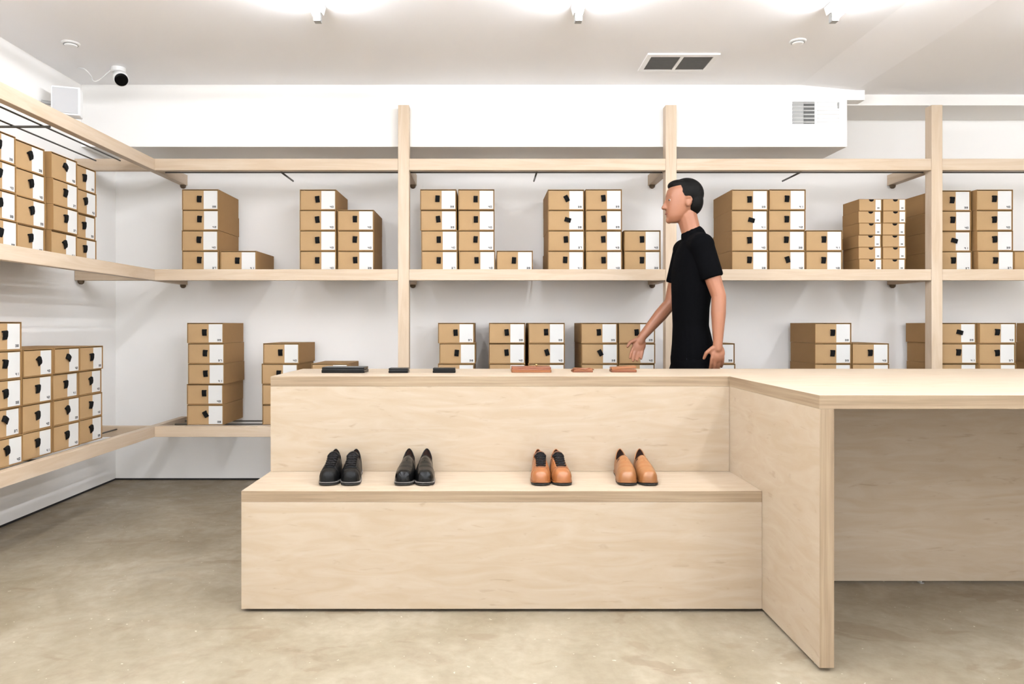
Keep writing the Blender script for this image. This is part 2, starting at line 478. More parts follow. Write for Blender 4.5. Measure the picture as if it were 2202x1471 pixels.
stack(402, 479, 5, ZL, 'lower back shelf pile nearest the corner', GL, shifts=[0, -1, 2, 2, 0])
stack(562, 641, 4, ZL, 'pile half hidden by counter left end, lower back shelf', GL, shifts=[0, 0, -1, 2], rot=-1.5)
stack(668, 747, 3, ZL, 'low pile behind the long black wallet, lower back shelf', GL)
stack(943, 1021.5, 5, ZL, 'lone pile just right of leftmost post, lower shelf', GL, shifts=[0, 0, -2, 2, -1])
stack(1051, 1129.5, 5, ZL, 'left pile of pair behind long tan wallet, lower shelf', GL)
stack(1136, 1215, 5, ZL, 'right pile of pair behind long tan wallet, lower shelf', GL)
stack(1250, 1329, 5, ZL, 'left pile of pair behind the reaching hand, lower shelf', GL)
stack(1331, 1409, 5, ZL, 'right pile of pair behind the reaching hand, lower shelf', GL)
stack(1503, 1581.5, 4, ZL, 'pile peeking out right of the person, lower shelf', GL)
stack(1753, 1831.5, 5, ZL, 'taller pile of pair left of right post, lower shelf', GL)
stack(1833.5, 1912, 4, ZL, 'shorter pile of pair left of right post, lower shelf', GL)
stack(2027.5, 2106, 5, ZL, 'pile behind the right tall post, lower shelf', GL, yoff=.02)
stack(2107.5, 2185, 5, ZL, 'second pile beyond the right post, lower shelf', GL)
stack(2279, 2357, 5, ZL, 'pile at the right picture edge, lower shelf', GL)

# left wall shelves: fronts face +X
GLU = 'shoe boxes on the upper left wall shelf'; GLL = 'shoe boxes on the lower left wall shelf'
def lstack(ya, yb, xf, n, zb, phrase, group):
    for k in range(n):
        place_box(xf+random.uniform(-.006, .006), (ya+yb)/2+random.uniform(-.003, .003), zb+k*(H+.0012), R(90+random.uniform(-.8, .8)),
                  'kraft box, %s of %s' % (rows(n)[k], phrase), group, tilt=random.choice([5, -6, 12, 20, 4, 30, 60, 8]))
lstack(3.935, 4.168, -2.205, 4, ZU, 'pile nearest the corner, upper left wall shelf', GLU)
lstack(3.690, 3.923, -2.172, 4, ZU, 'second pile from the corner, upper left wall shelf', GLU)
lstack(3.430, 3.663, -2.190, 4, ZU, 'third pile from the corner, upper left wall shelf', GLU)
lstack(3.180, 3.413, -2.175, 4, ZU, 'pile cut by left picture edge, upper left wall shelf', GLU)
lstack(3.945, 4.178, -2.172, 4, ZL, 'pile nearest the corner, lower left wall shelf', GLL)
lstack(3.700, 3.933, -2.172, 4, ZL, 'second pile from the corner, lower left wall shelf', GLL)
lstack(3.455, 3.688, -2.172, 4, ZL, 'third pile from the corner, lower left wall shelf', GLL)
lstack(3.205, 3.438, -2.165, 5, ZL, 'tallest pile at left picture edge, lower left wall shelf', GLL)

# small accessory boxes
def make_small():
    w, h, l = .146, .0755, .21
    t = thing('accessory_box', 'x', 'small box')
    link_mesh('sleeve', sleeve_bm(w, h, l, .002), M['kraft_sleeve'], t)
    bm = bmesh.new(); add_box(bm, -w/2+.003, w/2-.003, .0015, .0045, .003, h-.0025)
    add_box(bm, -w/2+.003, w/2-.003, .0045, l-.005, .003, .005)
    d = link_mesh('drawer', bm, M['kraft'], t)
    bm = bmesh.new(); add_box(bm, w/2-.040, w/2-.006, .0009, .0015, .004, h-.004)
    lb = link_mesh('label_sticker', bm, M['label'], d); lb['label'] = 'narrow white paper label'
    bm = bmesh.new(); digit_strokes(bm, 3, w/2-.030, .014, .006, .009, .0009); digit_strokes(bm, 8, w/2-.022, .014, .006, .009, .0009)
    link_mesh('size_mark', bm, M['ink'], d)
    bm = bmesh.new()
    n = 12; ps = [(.016*math.cos(math.pi*i/n), -.015*math.sin(math.pi*i/n)) for i in range(n+1)]
    a = [bm.verts.new((x+.006, .0005, z+h-.001)) for x, z in ps]; b = [bm.verts.new((x+.006, .0016, z+h-.001)) for x, z in ps]
    bm.faces.new(a); bm.faces.new(b[::-1])
    for i in range(n+1): bm.faces.new((a[i], a[(i+1)%(n+1)], b[(i+1)%(n+1)], b[i]))
    nt = link_mesh('finger_notch', bm, M['ribbon'], t); nt['label'] = 'dark half-round finger notch'
    return t, h
sm, hS = make_small(); first = True
for (px0, px1, ph) in ((1847, 1896.5, 'left column of small boxes, upper back shelf'), (1898.5, 1948, 'right column of small boxes, upper back shelf')):
    for k in range(6):
        lab = 'small flat kraft box, %s of %s' % (rows(6)[k], ph)
        loc = ((X_at(px0, BF)+X_at(px1, BF))/2+random.uniform(-.002, .002), BF+random.uniform(0, .006), ZU+k*(hS+.0012))
        rz = R(random.uniform(-1.2, 1.2)); g = 'small flat boxes on the upper back shelf'
        if first:
            sm.location = loc; sm.rotation_euler = (0, 0, rz); sm['label'] = lab; sm['group'] = g; first = False
        else: dup(sm, loc, rz, lab, g)

# ------------------------------------------------------------------ counter with bench step
ct = thing('display_counter', 'birch plywood display counter with a low bench step and open desk end', 'counter', (0, 2.304, 0))
def Q(name, b, mats, mis=None, bev=.0012):
    o = box(name, b, mats, None, bevel=bev, mis=mis)
    for v in o.data.vertices: v.co.y -= 2.304
    o.parent = ct; return o
XC0, XP0, XP1, XCR = -.927, 1.035, 1.081, 3.05
YP, YB, YR, YK = 2.304, 2.784, 3.160, 3.717
ZT, ZB_, G = .8626, .4567, .012
TH = .043
ez = {'-y': 1, '+y': 1, '-x': 1, '+x': 1}
# counter top: L shaped slab (one mesh)
bm = bmesh.new()
out = [(XC0, YR), (XP0, YR), (XP0, YP), (XCR, YP), (XCR, YK), (XC0, YK)]
a = [bm.verts.new((x, y-2.304, ZT-TH)) for x, y in out]; b = [bm.verts.new((x, y-2.304, ZT)) for x, y in out]
bm.faces.new(a[::-1]); bm.faces.new(b)
for i in range(6):
    j = (i+1) % 6; f = bm.faces.new((a[i], a[j], b[j], b[i])); f.material_index = 1
link_mesh('counter_top', bm, [M['ply'], M['edge_z']], ct, bevel=.0012)
zt = ZT-TH-.0002
Q('side_panel', (XP0, XP1, YP, YK-.003, G, zt), [M['ply_side'], M['edge_x']], {'-y': 1, '+y': 1})
Q('side_panel', (XCR-.046, XCR, YP, YK-.003, G, zt), [M['ply_side'], M['edge_x']], {'-y': 1, '+y': 1})
Q('back_panel', (XP1+.0003, XCR-.0463, 3.09, 3.12, G, zt), M['ply'])
Q('riser_panel', (XC0, XP0-.0003, YR+.0005, YR+.03, ZB_+.0002, zt), M['ply'])
Q('bench_seat', (XC0, XP0-.0003, YB, YR+.03, ZB_-.0415, ZB_), [M['ply'], M['edge_z']], ez)
Q('bench_front', (XC0, XP0-.0003, YB+.0005, YB+.03, G, ZB_-.0417), M['ply'])
Q('end_panel', (XC0, XC0+.03, YB+.0305, YR+.03, G, ZB_-.0417), M['ply_side'])
Q('end_panel', (XC0, XC0+.03, YR+.0305, YK-.003, G, zt), M['ply_side'])
Q('rear_panel', (XC0+.0303, XP0-.0003, YK-.033, YK-.003, .1, zt), M['ply'])
for (x, y) in ((.94, YB+.06), (-.83, YB+.06), (-.1, YB+.06), (1.82, 3.105), (XP0+.023, YP+.06), (XP0+.023, 3.6), (2.7, 3.105), (XCR-.023, 2.4), (XC0+.015, 3.6)):
    bm = bmesh.new(); add_tube(bm, [(x, y-2.304, 0), (x, y-2.304, .004), (x, y-2.304, .0041), (x, y-2.304, G)], [.013, .013, .005, .005], 12)
    link_mesh('levelling_foot', bm, M['steel'], ct)

# ------------------------------------------------------------------ shoes
def interp(tab, t):
    for (a, va), (b, vb) in zip(tab, tab[1:]):
        if t <= b:
            u = (t-a)/(b-a); u = u*u*(3-2*u)*.35 + u*.65
            return va+(vb-va)*u
    return tab[-1][1]
SL = .278
WT = [(0, .006), (.012, .020), (.04, .031), (.10, .040), (.2, .0445), (.3, .0465), (.42, .043), (.55, .0375), (.7, .0345), (.85, .033), (.93, .029), (.975, .019), (1, .003)]
HT_LACE = [(0, .018), (.015, .030), (.05, .040), (.12, .046), (.20, .050), (.30, .059), (.42, .072), (.52, .082), (.58, .086), (.66, .080), (.75, .076), (.88, .082), (.96, .086), (1, .066)]
HT_SLIP = [(0, .018), (.015, .030), (.05, .040), (.12, .046), (.20, .050), (.30, .058), (.42, .068), (.52, .075), (.58, .077), (.66, .074), (.75, .074), (.88, .083), (.96, .088), (1, .068)]
HT = HT_LACE
Z0 = .013
def surf(t, a, grow=0, slim=1.0):
    w = interp(WT, t)+grow; h = interp(HT, t)+grow
    e = .62+.42*min(1, max(0, (t-.12)/.4))
    c, s = math.cos(a), math.sin(a)
    x = w*math.copysign(abs(c)**e, c); z = Z0+h*abs(s)**.8
    bend = .006*math.sin(math.pi*t)
    return Vector((x+bend, -SL/2+t*SL, z))
def surf_xt(x, t, grow):
    w = interp(WT, t); e = .62+.42*min(1, max(0, (t-.12)/.4))
    c = max(-.98, min(.98, math.copysign(abs(x/w)**(1/e), x)))
    return surf(t, math.acos(c), grow)
def make_shoe(kind, upper, sole_m, welt_m, label, loc, rz, lace=None, tongue=None, cap=None):
    global HT
    HT = HT_LACE if lace else HT_SLIP
    t = thing('lace_up_shoe' if lace else 'slip_on_shoe', label, 'shoe', loc, rz)
    # sole
    bm = bmesh.new(); pts = []
    n = 44
    for i in range(n+1): 
        tt = .5-.5*math.cos(math.pi*i/n); pts.append((interp(WT, tt)+.0025+.006*math.sin(math.pi*tt), tt))
    left = []
    for i in range(n-1, 0, -1):
        tt = .5-.5*math.cos(math.pi*i/n); left.append((-(interp(WT, tt)+.0025)+.006*math.sin(math.pi*tt), tt))
    ring = [(x, -SL/2+(tt*1.012-.006)*SL) for x, tt in pts+left]
    def slab(bm, z0, z1, shrink=1.0, spring=True):
        lo = []; hi = []
        for x, y in ring:
            tt = (y+SL/2)/SL; sp = .005*max(0, (.18-tt)/.18)**1.5
            lo.append(bm.verts.new((x*shrink, y*(.97+.03*shrink), z0+sp))); hi.append(bm.verts.new((x, y, z1+sp*.4)))
        m = len(ring)
        bm.faces.new(lo[::-1]); bm.faces.new(hi)
        for i in range(m): bm.faces.new((lo[i], lo[(i+1)%m], hi[(i+1)%m], hi[i]))
    slab(bm, 0, .008, .96); link_mesh('sole', bm, sole_m, t)
    bm = bmesh.new(); slab(bm, .0081, .0135); link_mesh('welt', bm, welt_m, t)
    # upper
    bm = bmesh.new(); NT, NA = 96, 56; grid = []
    for i in range(NT+1):
        tt = i/NT; tt = .5-.5*math.cos(math.pi*tt) if False else tt
        grid.append([bm.verts.new(surf(tt, math.pi*j/NA)) for j in range(NA+1)])
    t0, t1, ow = (.60, .955, .0275) if kind == 'slip' else (.585, .955, .0265)
    for i in range(NT):
        for j in range(NA):
            vs = (grid[i][j], grid[i+1][j], grid[i+1][j+1], grid[i][j+1])
            c = sum((v.co for v in vs), Vector())/4; tt = (c.y+SL/2)/SL
            u = (tt-(t0+t1)/2)/((t1-t0)/2)
            xx = (c.x-.006*math.sin(math.pi*tt))/ow
            if c.z > .04 and abs(u)**2.2+abs(xx)**2.2 < 1: continue
            try: bm.faces.new(vs)
            except ValueError: pass
    bm.faces.new(grid[0]); bm.faces.new(grid[NT][::-1])
    loose = [v for v in bm.verts if not v.link_faces]
    for v in loose: bm.verts.remove(v)
    up = link_mesh('upper', bm, [upper, M['lining']], t, smooth=True)
    so = up.modifiers.new('thick', 'SOLIDIFY'); so.thickness = .0028; so.offset = -1; so.material_offset = 1; so.material_offset_rim = 0
    # lining insole
    bm = bmesh.new(); ps = []
    for i in range(25):
        tt = .45+.53*i/24; ps.append((interp(WT, tt)-.004, tt))
    a = [bm.verts.new((x+.006*math.sin(math.pi*tt), -SL/2+tt*SL, .026)) for x, tt in ps]
    b = [bm.verts.new((-x+.006*math.sin(math.pi*tt), -SL/2+tt*SL, .026)) for x, tt in ps]
    a2 = [bm.verts.new(v.co-Vector((0,0,.004))) for v in a]; b2 = [bm.verts.new(v.co-Vector((0,0,.004))) for v in b]
    for i in range(24):
        bm.faces.new((a[i], a[i+1], b[i+1], b[i])); bm.faces.new((a2[i], b2[i], b2[i+1], a2[i+1]))
        bm.faces.new((a[i], a2[i], a2[i+1], a[i+1])); bm.faces.new((b[i], b[i+1], b2[i+1], b2[i]))
    link_mesh('insole', bm, M['lining'], t)
    # collar piping
    bm = bmesh.new(); pp = []
    for k in range(49):
        th = 2*math.pi*k/48; u = math.copysign(abs(math.cos(th))**(2/2.2), math.cos(th)); xx = math.copysign(abs(math.sin(th))**(2/2.2), math.sin(th))*ow
        tt = (t0+t1)/2+u*(t1-t0)/2; pp.append(surf_xt(xx, tt, .0002))
    add_tube(bm, pp, .0022, 8, caps=False); link_mesh('collar', bm, upper, t, smooth=True)
    if lace:
        bm = bmesh.new(); rowsv = []
        for i in range(13):
            tt = .205+.415*i/12; hw = .0175+.005*i/12
            rowsv.append([bm.verts.new(surf_xt(hw*(k/6-1), tt, .0016+(.010*((i-9)/3)**2 if i > 9 else 0))) for k in range(13)])
        for r0, r1 in zip(rowsv, rowsv[1:]):
            for k in range(12): bm.faces.new((r0[k], r0[k+1], r1[k+1], r1[k]))
        tg = link_mesh('tongue', bm, tongue, t, smooth=True)
        so = tg.modifiers.new('thick', 'SOLIDIFY'); so.thickness = .002
        bm = bmesh.new(); nr = 6
        ts = [.225+.33*i/(nr-1) for i in range(nr)]
        for i in range(nr):
            hw = .0195+.003*i/(nr-1)
            add_tube(bm, [surf_xt(-hw+2*hw*k/8, ts[i], .0052) for k in range(9)], .0024, 8)
            if i < nr-1:
                for s in (1, -1):
                    add_tube(bm, [surf_xt(s*(-hw+2*hw*k/8), ts[i]+(ts[i+1]-ts[i])*k/8, .0065) for k in range(9)], .0023, 8)
        for s in (1, -1):     # bow loops
            add_tube(bm, [surf_xt(s*.001, ts[-1], .008), surf_xt(s*.012, ts[-1]-.03, .011), surf_xt(s*.021, ts[-1]-.05, .007), surf_xt(s*.022, ts[-1]-.015, .008), surf_xt(s*.010, ts[-1], .009)], .0022, 8)
        link_mesh('laces', bm, lace, t, smooth=True)
        # eyelet facings
        bm = bmesh.new()
        for s in (1, -1):
            rr = []
            for i in range(17):
                tt = .215+.36*i/16; x0 = .0185+.004*i/16; x1 = x0+.008
                rr.append([bm.verts.new(surf_xt(s*(x0+(x1-x0)*k/3), tt, .0012)) for k in range(4)])
            for r0, r1 in zip(rr, rr[1:]):
                for k in range(3): bm.faces.new((r0[k], r0[k+1], r1[k+1], r1[k]))
        fc = link_mesh('eyelet_facing', bm, upper, t, smooth=True)
        so = fc.modifiers.new('thick', 'SOLIDIFY'); so.thickness = .0018
        # toe cap seam
        bm = bmesh.new(); add_tube(bm, [surf(.185, math.pi*k/24, .0006) for k in range(1, 24)], .0012, 6)
        link_mesh('toe_seam', bm, cap or upper, t, smooth=True)
    else:
        # elastic gores and apron seam of the slip-on
        bm = bmesh.new()
        for s in (1, -1):
            rr = []
            for i in range(9):
                tt = .56+.09*i/8; x0 = .0215+.0*i; hw = .0035+.006*i/8
                rr.append([bm.verts.new(surf_xt(s*(x0+hw*k/3), tt, .0008)) for k in range(4)])
            for r0, r1 in zip(rr, rr[1:]):
                for k in range(3): bm.faces.new((r0[k], r0[k+1], r1[k+1], r1[k]))
        g = link_mesh('elastic_gore', bm, M['lining'], t, smooth=True)
        so = g.modifiers.new('thick', 'SOLIDIFY'); so.thickness = .0014
        bm = bmesh.new(); add_tube(bm, [surf_xt(.0005, .40+.2*k/10, .0006) for k in range(11)], .0011, 6)
        link_mesh('vamp_seam', bm, cap or upper, t, smooth=True)
    return t
YS = 3.148-SL/2*1.0-.004
ZS = ZB_+.0003
def shoes(name, xt, xh, **kw):
    """pair: toe/heel x of left and right shoe"""
    for (a, b, lab, mir) in ((xt[0], xh[0], kw['labs'][0], 1), (xt[1], xh[1], kw['labs'][1], -1)):
        rz = math.atan2(-(b-a), SL)
        k = {q: v for q, v in kw.items() if q != 'labs'}
        o = make_shoe(label=lab, loc=((a+b)/2, YS, ZS), rz=rz, **k)
        o.scale = (mir*.87, 1, 1)
        o['group'] = name
shoes('black lace-up shoes on the bench', (-.622, -.532), (-.643, -.5555), kind='lace', upper=M['black_suede'], sole_m=M['sole'], welt_m=M['welt'],
      lace=M['lace'], tongue=M['black_suede'], labs=('left shoe of the black lace-up pair on the plywood bench', 'right shoe of the black lace-up pair on the plywood bench'))
shoes('black slip-on shoes on the bench', (-.3285, -.2415), (-.332, -.256), kind='slip', upper=M['black_leather'], sole_m=M['sole'], welt_m=M['welt'],
      labs=('left shoe of the glossy black slip-on pair on the bench', 'right shoe of the glossy black slip-on pair on the bench'))
shoes('tan lace-up shoes on the bench', (.207, .297), (.214, .291), kind='lace', upper=M['tan'], sole_m=M['sole'], welt_m=M['tan'],
      lace=M['lace'], tongue=M['tongue'], labs=('left shoe of the tan lace-up pair with dark laces', 'right shoe of the tan lace-up pair with dark laces'))
shoes('tan slip-on shoes on the bench', (.5445, .631), (.561, .646), kind='slip', upper=M['tan2'], sole_m=M['sole'], welt_m=M['tan2'],
      labs=('left shoe of the tan slip-on pair on the plywood bench', 'right shoe of the tan slip-on pair on the plywood bench'))

# ------------------------------------------------------------------ leather goods on the counter
def slab_bm(w, d, z0, z1, r=.006, dx=0, dy=0, tilt=0):
    bm = bmesh.new(); n = 6; pts = []
    for cx, cy, a0 in ((w/2-r, d/2-r, 0), (-w/2+r, d/2-r, 90), (-w/2+r, -d/2+r, 180), (w/2-r, -d/2+r, 270)):
        for k in range(n+1):
            a = R(a0+90*k/n); pts.append((cx+r*math.cos(a)+dx, cy+r*math.sin(a)+dy))
    ins = .0015
    def ring(z, s):
        return [bm.verts.new((x*(1-s/w*2), y*(1-s/d*2), z+tilt*(x+w/2))) for x, y in pts]
    rs = [ring(z0, ins), ring(z0+ins, 0), ring(z1-ins, 0), ring(z1, ins)]
    for a, b in zip(rs, rs[1:]):
        for k in range(len(a)): bm.faces.new((a[k], a[(k+1)%len(a)], b[(k+1)%len(a)], b[k]))
    bm.faces.new(rs[0][::-1]); bm.faces.new(rs[-1])
    return bm
def wallet(name, label, cat, px0, px1, py, mat, hgt, depth, rz=0, flap=True, dark=None, fl=1.0, tilt=0, zip_=False):
    D = F*(1.08-ZT)/(py-700.0)
    x0, x1 = X_at(px0, D), X_at(px1, D); w = x1-x0
    t = thing(name, label, cat, ((x0+x1)/2, D+depth/2, ZT+.0004), R(rz))
    link_mesh('body', slab_bm(w, depth, 0, hgt*.52), mat, t)
    f = link_mesh('flap', slab_bm(w*fl*.985, depth*.96, hgt*.56, hgt, dx=(1-fl)*w*.3, tilt=tilt), dark or mat, t)
    bm = bmesh.new(); add_tube(bm, [(-w/2+.004, -depth/2+.001, hgt*.54), (w/2-.004, -depth/2+.001, hgt*.54)], hgt*.07+.0006, 6)
    link_mesh('zipper' if zip_ else 'edge_stitching', bm, M['brass'] if False else (dark or mat), t)
    return t
wallet('leather_wallet', 'long black leather wallet, leftmost item on the counter top', 'wallet', 691, 784, 802.5, M['black_leather'], .026, .115, rz=-1, zip_=True)
wallet('card_holder', 'small black leather card holder in front of the leftmost post', 'card holder', 835, 877, 802.5, M['black_leather'], .022, .08)
wallet('card_holder', 'small black leather card holder nearest the counter middle', 'card holder', 930, 979, 802.3, M['black_leather'], .022, .08, rz=1)
tw = wallet('leather_wallet', 'long tan leather wallet with a brass stud on the counter top', 'wallet', 1100, 1186, 801.5, M['tan'], .025, .115, dark=M['tan_dark'], zip_=True)
bm = bmesh.new(); add_tube(bm, [(.028, .03, .025), (.028, .03, .030), (.028, .03, .0305), (.028, .03, .034)], [.003, .003, .006, .004], 12)
link_mesh('stud', bm, M['brass'], tw, smooth=True)
t = wallet('card_holder', 'small tan leather card holder with a buckled, folded shape', 'card holder', 1232, 1275, 801, M['tan_dark'], .019, .075, rz=2, fl=.9, tilt=-.03, dark=M['tan'])
bm = bmesh.new(); add_tube(bm, [(-.05, -.03, .012), (-.02, -.036, .018), (.01, -.036, .013), (.03, -.034, .019), (.05, -.03, .012)], .003, 8)
link_mesh('strap', bm, M['tan_dark'], t, smooth=True)
wallet('leather_wallet', 'small tan folded wallet closest to the reaching hand', 'wallet', 1316, 1370, 801, M['tan_dark'], .022, .085, rz=-2, dark=M['tan'], tilt=.05)

# ------------------------------------------------------------------ ceiling things
def batten(x, y1, length, label, zc=ZC):
    t = thing('batten_light', label, 'ceiling light', (x, y1, zc), 0, 'strip lights on the ceiling')
    bm = bmesh.new()   # tapered spine
    pr = [(-.034, 0), (.034, 0), (.022, -.040), (-.022, -.040)]
    a = [bm.verts.new((px, 0, pz)) for px, pz in pr]; b = [bm.verts.new((px, -length, pz)) for px, pz in pr]
    bm.faces.new(a); bm.faces.new(b[::-1])
    for i in range(4): bm.faces.new((a[i], a[(i+1)%4], b[(i+1)%4], b[i]))
    link_mesh('housing', bm, M['white'], t, bevel=.002)
    for yy in (-.012, -length+.052):
        bm = bmesh.new(); add_box(bm, -.017, .017, yy-.04, yy, -.083, -.0405)
        e = link_mesh('end_cap', bm, M['grey'], t, bevel=.003)
    bm = bmesh.new(); add_tube(bm, [(0, -.054, -.066), (0, -length+.054, -.066)], .0135, 14)
    link_mesh('light_tube', bm, M['tube'], t, smooth=True)
    return t
xs = [(-.815, 'leftmost strip light entering at the top of the picture'), (.437, 'middle strip light entering at the top of the picture'), (1.665, 'rightmost strip light entering at the top of the picture'), (2.92, 'strip light just outside the picture on the right'), ]
for x, lab in xs:
    batten(x, 3.585, 3.0, lab)
    batten(x, .2, 2.2, lab.replace('entering at the top of the picture', 'behind the camera').replace('just outside the picture on the right', 'behind the camera at far right'))

batten(-2.05, 2.4, 3.0, 'added unseen strip light brightening the left wall side')  # added out of view to brighten the left wall, floor and ceiling
def disc(x, y, r, label, zc=ZC):
    t = thing('ceiling_sensor', label, 'ceiling sensor', (x, y, zc), 0)
    bm = bmesh.new(); add_tube(bm, [(0,0,0), (0,0,-.006), (0,0,-.009)], [r, r, r*.92], 32); link_mesh('rim', bm, M['offwhite'], t)
    bm = bmesh.new(); add_tube(bm, [(0,0,-.0091), (0,0,-.0125)], [r*.80, r*.80], 32); link_mesh('dark_ring', bm, M['grey'], t)
    bm = bmesh.new(); add_tube(bm, [(0,0,-.0126), (0,0,-.017), (0,0,-.019)], [r*.70, r*.66, r*.5], 32); link_mesh('cover', bm, M['white'], t)
disc(-2.27, 4.03, .046, 'round white ceiling disc above the left wall shelving')
disc(1.68, 4.0, .043, 'round white ceiling disc near the right strip light')

# ceiling vent
t = thing('ceiling_vent', 'white two-panel return air grille in the ceiling', 'vent', (1.113, 4.335, ZC))
bm = bmesh.new()
x0, x1, y0, y1 = -.205, .205, -.155, .125
gx0, gx1, gy0, gy1 = -.178, .178, -.118, .098
for b_ in ((x0, x1, y0, gy0), (x0, x1, gy1, y1), (x0, gx0, gy0, gy1), (gx1, x1, gy0, gy1), (-.009, .009, gy0, gy1)):
    add_box(bm, b_[0], b_[1], b_[2], b_[3], -.009, 0)
link_mesh('frame', bm, M['white'], t)
bm = bmesh.new(); add_box(bm, gx0, gx1, gy0, gy1, -.0012, 0); link_mesh('backing', bm, M['darkgrey'], t)
for (xa, xb) in ((gx0+.001, -.010), (.010, gx1-.001)):
    bm = bmesh.new()
    for k in range(17):
        yy = gy0+.008+k*.0124
        add_box(bm, xa, xb, -.005, .005, -.0006, .0006, mat=Matrix.Translation((0, yy, -.0052)) @ Matrix.Rotation(R(38), 4, 'X'))
    link_mesh('louvre_panel', bm, M['vent_grey'], t)

# soffit register
t = thing('supply_register', 'white supply air register set in the soffit face', 'vent', (2.098, DS, 2.439))
bm = bmesh.new()
ox, oz, ix, iz = .187, .099, .150, .071
for b_ in ((-ox, ox, iz, oz), (-ox, ox, -oz, -iz), (-ox, -ix, -iz, iz), (ix, ox, -iz, iz), (-.006, .006, -iz, iz)):
    add_box(bm, b_[0], b_[1], -.006, 0, b_[2], b_[3])
link_mesh('frame', bm, M['white'], t)
bm = bmesh.new(); add_box(bm, -ix, -.006, -.001, 0, -iz, iz); link_mesh('backing', bm, M['darkgrey'], t)
bm = bmesh.new(); add_box(bm, .006, ix, -.002, 0, -iz, iz); link_mesh('damper_plate', bm, M['offwhite'], t)
for (xa, xb, n_, mt) in ((-ix+.001, -.007, 6, M['offwhite']), (.007, ix-.001, 6, M['white'])):
    bm = bmesh.new()
    for k in range(n_):
        zz = -iz+.012+k*(2*iz-.02)/(n_-1)
        add_box(bm, xa, xb, -.005, .005, -.0007, .0007, mat=Matrix.Translation((0, -.0048, zz)) @ Matrix.Rotation(R(-30), 4, 'X'))
    link_mesh('louvre_panel', bm, mt, t)
bm = bmesh.new(); add_box(bm, -.148, -.078, -.0065, -.0060, -iz+.002, iz-.002); link_mesh('vertical_vanes', bm, M['grey'], t)
bm = bmesh.new(); add_box(bm, ix-.010, ix-.004, -.014, -.006, .028, .064); link_mesh('damper_lever', bm, M['grey'], t)

# security camera
t = thing('security_camera', 'white ceiling security camera with a round black lens face', 'security camera', (-2.207, 4.42, ZC))
bm = bmesh.new(); add_tube(bm, [(0,0,0), (0,0,-.022), (0,0,-.028)], [.042, .042, .034], 28); link_mesh('base', bm, M['offwhite'], t)
d = Vector((.06, -.075, -.062)).normalized()
c0 = Vector((.018, -.015, -.062))
bm = bmesh.new(); add_sphere(bm, c0, .043, n=28); add_tube(bm, [c0, c0+d*.040], [.043, .042], 28); link_mesh('shell', bm, M['white'], t, smooth=True)
bm = bmesh.new(); add_tube(bm, [c0+d*.0402, c0+d*.046, c0+d*.050], [.0375, .0372, .030], 28); link_mesh('lens_face', bm, M['glass'], t)
bm = bmesh.new()
pts = smooth_path([(-.03, .0, -.006), (-.055, -.01, -.03), (-.085, -.02, -.065), (-.115, -.03, -.090), (-.135, -.03, -.085), (-.145, -.03, -.060), (-.17, -.03, -.030), (-.20, -.02, -.010), (-.24, 0, -.003)])
add_tube(bm, pts, .0035, 8); link_mesh('cable', bm, M['offwhite'], t, smooth=True)

# wall speaker
t = thing('wall_speaker', 'white box speaker mounted on the left wall above the shelving', 'speaker', (-2.455, 4.32, 2.30), R(18))
bm = bmesh.new(); add_box(bm, -.075, .075, -.045, .045, 0, .165); link_mesh('cabinet', bm, M['white'], t, bevel=.006)
bm = bmesh.new(); add_box(bm, -.066, .066, -.050, -.0455, .010, .155); link_mesh('grille', bm, M['speaker_grey'], t, bevel=.002)
bm = bmesh.new(); add_tube(bm, [(-.06, .04, .08), (-.10, .03, .08), (-.137, .02, .08)], .012, 10); link_mesh('bracket', bm, M['grey'], t)

# ------------------------------------------------------------------ person
def ell(cx, cy, z, rx, ry, n=28, p=1.0):
    return [(cx+rx*math.copysign(abs(math.cos(2*math.pi*k/n))**p, math.cos(2*math.pi*k/n)), cy+ry*math.copysign(abs(math.sin(2*math.pi*k/n))**p, math.sin(2*math.pi*k/n)), z) for k in range(n)]
PY = 4.15
pr = thing('person', 'person with short dark hair in black t-shirt walking left behind the counter', 'person', (1.14, PY, 0))
O = Vector((1.14, PY, 0))
def rel(x, y, z): return (x-O.x, y-O.y, z)
